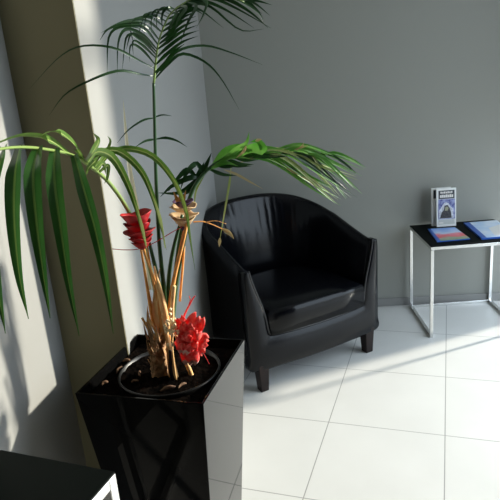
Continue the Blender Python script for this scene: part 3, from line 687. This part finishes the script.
for k, (tip, wd, nr, bu, mi) in enumerate((
        ((-1.006,-2.285,0.962), .036, (-.2, -1, .3), .010, 0), ((-0.949,-2.290,0.967), .040, (.1, -1, .3), .012, 0), ((-0.935,-2.285,0.896), .036, (.4, -1, 0), .010, 0),
        ((-0.984,-2.290,0.836), .040, (0, -1, -.3), .012, 1), ((-1.010,-2.290,0.877), .036, (-.4, -1, -.2), .010, 0), ((-0.955,-2.280,0.858), .030, (.3, -1, -.2), .008, 0),
        ((-0.976,-2.300,0.957), .032, (0, -1, .6), .014, 0), ((-0.953,-2.305,0.936), .032, (.4, -1, .3), .014, 0), ((-0.964,-2.305,0.882), .032, (.3, -1, -.2), .014, 0),
        ((-0.994,-2.310,0.875), .030, (-.2, -1, -.3), .014, 1), ((-0.999,-2.305,0.928), .030, (-.4, -1, .1), .014, 0), ((-0.968,-2.318,0.932), .024, (.1, -1, .4), .012, 0), ((-0.984,-2.318,0.906), .024, (-.1, -1, -.2), .012, 0))):
    petal(bm, c3, tip, wd, nr, bu, 40 + k, mi)
link('bloom', bm, (MT['coral'], MT['pink']), b3, solid=0.0010)
bm = bmesh.new(); tube(bm, [Vector((-1.002,-2.280,0.921)) - o3, Vector((-0.994,-2.270,0.955)) - o3, Vector((-0.968,-2.260,0.999)) - o3, Vector((-0.959,-2.260,1.009)) - o3], [0.003, 0.0028, 0.002, 0.001], n=16)
tube(bm, [Vector((-0.977,-2.263,0.987)) - o3, Vector((-0.972,-2.263,1.000)) - o3, Vector((-0.974,-2.263,1.011)) - o3], [0.0018, 0.001], n=8)
link('shoot', bm, MT['coral'], b3)
bm = bmesh.new(); tube(bm, [Vector((-0.964,-2.280,0.886)) - o3, Vector((-0.952,-2.270,0.852)) - o3, Vector((-0.943,-2.260,0.818)) - o3], [0.001, 0.001], n=10, seg=5)
link('filament', bm, MT['twine'], b3)
sp = thing('dried_flower_spray', 'cluster of pale dried buds beside the coral bloom', 'dried flowers', (-1.034,-2.270,0.862))
os_ = Vector(sp.location)
bm = bmesh.new(); tube(bm, [(0, 0, -0.08), Vector((-1.033,-2.265,0.879)) - os_, Vector((-1.016,-2.265,0.954)) - os_], [0.003, 0.0025, 0.002], n=14)
link('stem', bm, MT['straw'], sp)
random.seed(11)
for k in range(46):
    c = Vector((-1.019,-2.296,0.941)) - os_ + Vector((random.gauss(0, .0085), random.uniform(-.014, .006), random.gauss(0, .017)))
    bm = bmesh.new(); bmesh.ops.create_icosphere(bm, subdivisions=1, radius=random.uniform(.0032, .0056))
    for v in bm.verts: v.co = v.co * random.uniform(.8, 1.2)
    o = link('bud', bm, MT['bead'], sp); o.location = c
# thin red twine strung behind the stalks, dry twig over the chair
bm = bmesh.new(); tube(bm, [(-1.163,-2.230,1.136), (-1.124,-2.240,1.134), (-1.085,-2.250,1.138), (-1.043,-2.250,1.153), (-1.004,-2.230,1.170), (-0.976,-2.210,1.179)], 0.0011, n=30, seg=5)
tag(link('twine', bm, MT['twine']), 'thin red twine running across below the red bloom', 'twine')
tw = thing('dried_twig', 'thin dried twig with a curled leaf tip pointing over the armchair', 'twig', (-0.956,-2.190,1.183))
ot = Vector(tw.location)
bm = bmesh.new(); tube(bm, [(0, 0, 0), Vector((-0.927,-2.180,1.178)) - ot, Vector((-0.888,-2.160,1.152)) - ot, Vector((-0.874,-2.160,1.143)) - ot], [0.0018, 0.0012, 0.001], n=16, seg=6)
tube(bm, [Vector((-0.927,-2.180,1.178)) - ot, Vector((-0.900,-2.170,1.177)) - ot, Vector((-0.877,-2.160,1.165)) - ot], [0.001, 0.0006], n=10, seg=5)
link('stem', bm, MT['tan'], tw)
bm = bmesh.new(); leaflet(bm, [Vector((-0.888,-2.160,1.152)) - ot, Vector((-0.871,-2.160,1.140)) - ot, Vector((-0.860,-2.160,1.123)) - ot], 0.012, n=8, fold=.6)
link('leaf_tip', bm, MT['dry'], tw)

# ------------------------------------------------------------------ leaflets on the side table
TT = 0.5533
def panel(bm, x0, x1, z0, z1, y, mi=0, d=0.0006): box(bm, x0, x1, y - d, y, z0, z1, mi)
def flyer(label, loc, rz, full):
    t = thing('brochure', label, 'brochure', loc, rz, 'brochures standing on the side table')
    W_, H_ = 0.118, 0.235
    link('cover', boxm(0, W_, 0, 0.012, 0, H_), MT['paper'], t, smooth=False, bevel=0.001)
    link('title_banner', boxm(0.012, W_ - 0.010, -0.0007, 0, H_ - 0.064, H_ - 0.012), MT['band'], t, smooth=False)
    if not full: return t
    bm = bmesh.new()
    for k in range(7): box(bm, 0.024 + k * 0.0105, 0.0315 + k * 0.0105, -0.0012, -0.0007, H_ - 0.031, H_ - 0.0185 - 0.002 * (k % 2))
    for k in range(7): box(bm, 0.021 + k * 0.0115, 0.0305 + k * 0.0115, -0.0012, -0.0007, H_ - 0.056, H_ - 0.0375 - 0.002 * ((k + 1) % 2))
    link('title_marks', bm, MT['ink'], t, smooth=False)
    pic = link('picture', boxm(0.010, W_ - 0.008, -0.0007, 0, 0.046, H_ - 0.066), MT['photo'], t, smooth=False)
    def poly(name, pts, m, y):
        bm = bmesh.new(); a = [bm.verts.new((x, y, z)) for x, z in pts]; b = [bm.verts.new((x, y + 0.0005, z)) for x, z in pts]
        bm.faces.new(a); bm.faces.new(b[::-1])
        for i in range(len(pts)): bm.faces.new((a[i], a[(i + 1) % len(pts)], b[(i + 1) % len(pts)], b[i]))
        return link(name, bm, MT[m], pic, smooth=False)
    poly('pale_peak', [(0.016, 0.05), (0.014, 0.10), (0.030, 0.122), (0.042, 0.142), (0.056, 0.150), (0.072, 0.142), (0.086, 0.120), (0.100, 0.108), (0.102, 0.05)], 'snow', -0.0012)
    poly('dark_shape', [(0.020, 0.052), (0.030, 0.090), (0.042, 0.100), (0.048, 0.128), (0.064, 0.134), (0.076, 0.118), (0.086, 0.090), (0.090, 0.052)], 'coal', -0.0017)
    poly('olive_shape', [(0.050, 0.098), (0.050, 0.118), (0.064, 0.124), (0.072, 0.114), (0.066, 0.098)], 'olive_p', -0.0021)
    link('footer', boxm(0.010, W_ - 0.010, -0.0007, 0, 0.014, 0.044), MT['acrylic'], t, smooth=False)
    bm = bmesh.new(); box(bm, 0.014, 0.040, -0.0012, -0.0007, 0.020, 0.028)
    link('footer_mark', bm, MT['ink'], t, smooth=False)
    return t
flyer('front brochure with a dark title banner and blue mountain picture', (0.150, -0.118, TT), R_(2), True).rotation_euler[0] = R_(-4)
flyer('rear brochure half hidden behind the front one', (0.127, -0.090, TT), R_(2), False).rotation_euler[0] = R_(-4)
def quad(name, c, z0, z1, m, parent=None, **k):
    bm = bmesh.new(); prism(bm, c, z0, z1); return link(name, bm, MT[m], parent, smooth=False, **k)
def lerp2(a, b, t): return (a[0] + (b[0] - a[0]) * t, a[1] + (b[1] - a[1]) * t)
def sheet(name, label, cat, c, thick, cover, prints):
    """flat booklet with corners c (back left, back right, front right, front left)."""
    o = c[3]; t = thing(name, label, cat, (o[0], o[1], TT))
    cc = [(x - o[0], y - o[1]) for x, y in c]
    def uv(u, v): return lerp2(lerp2(cc[3], cc[2], u), lerp2(cc[0], cc[1], u), v)
    quad('booklet', cc, 0, thick, cover, t, bevel=0.0008)
    for i, (nm, pts, m) in enumerate(prints):
        quad(nm, [uv(*p) for p in pts], thick, thick + 0.0004 + 0.0003 * i, m, t)
    return t
sheet('magazine', 'small leaflet with a red and green print lying before the standing brochures', 'magazine', [(0.085, -0.165), (0.245, -0.165), (0.262, -0.420), (0.075, -0.440)], 0.006, 'blue',
      [('cover_print', [(0.12, 0.01), (1, 0.01), (1, 0.99), (0.10, 0.99)], 'cover')])
sheet('magazine', 'larger blue and white booklet at the right of the side table', 'magazine', [(0.318, -0.090), (0.520, -0.075), (0.515, -0.430), (0.318, -0.440)], 0.010, 'blue',
      [('pale_print', [(0.15, 0.02), (1, 0.02), (1, 0.99), (0.17, 0.99)], 'sky_p'), ('white_print', [(0.42, 0.10), (0.95, 0.06), (0.97, 0.72), (0.50, 0.55)], 'paper')])
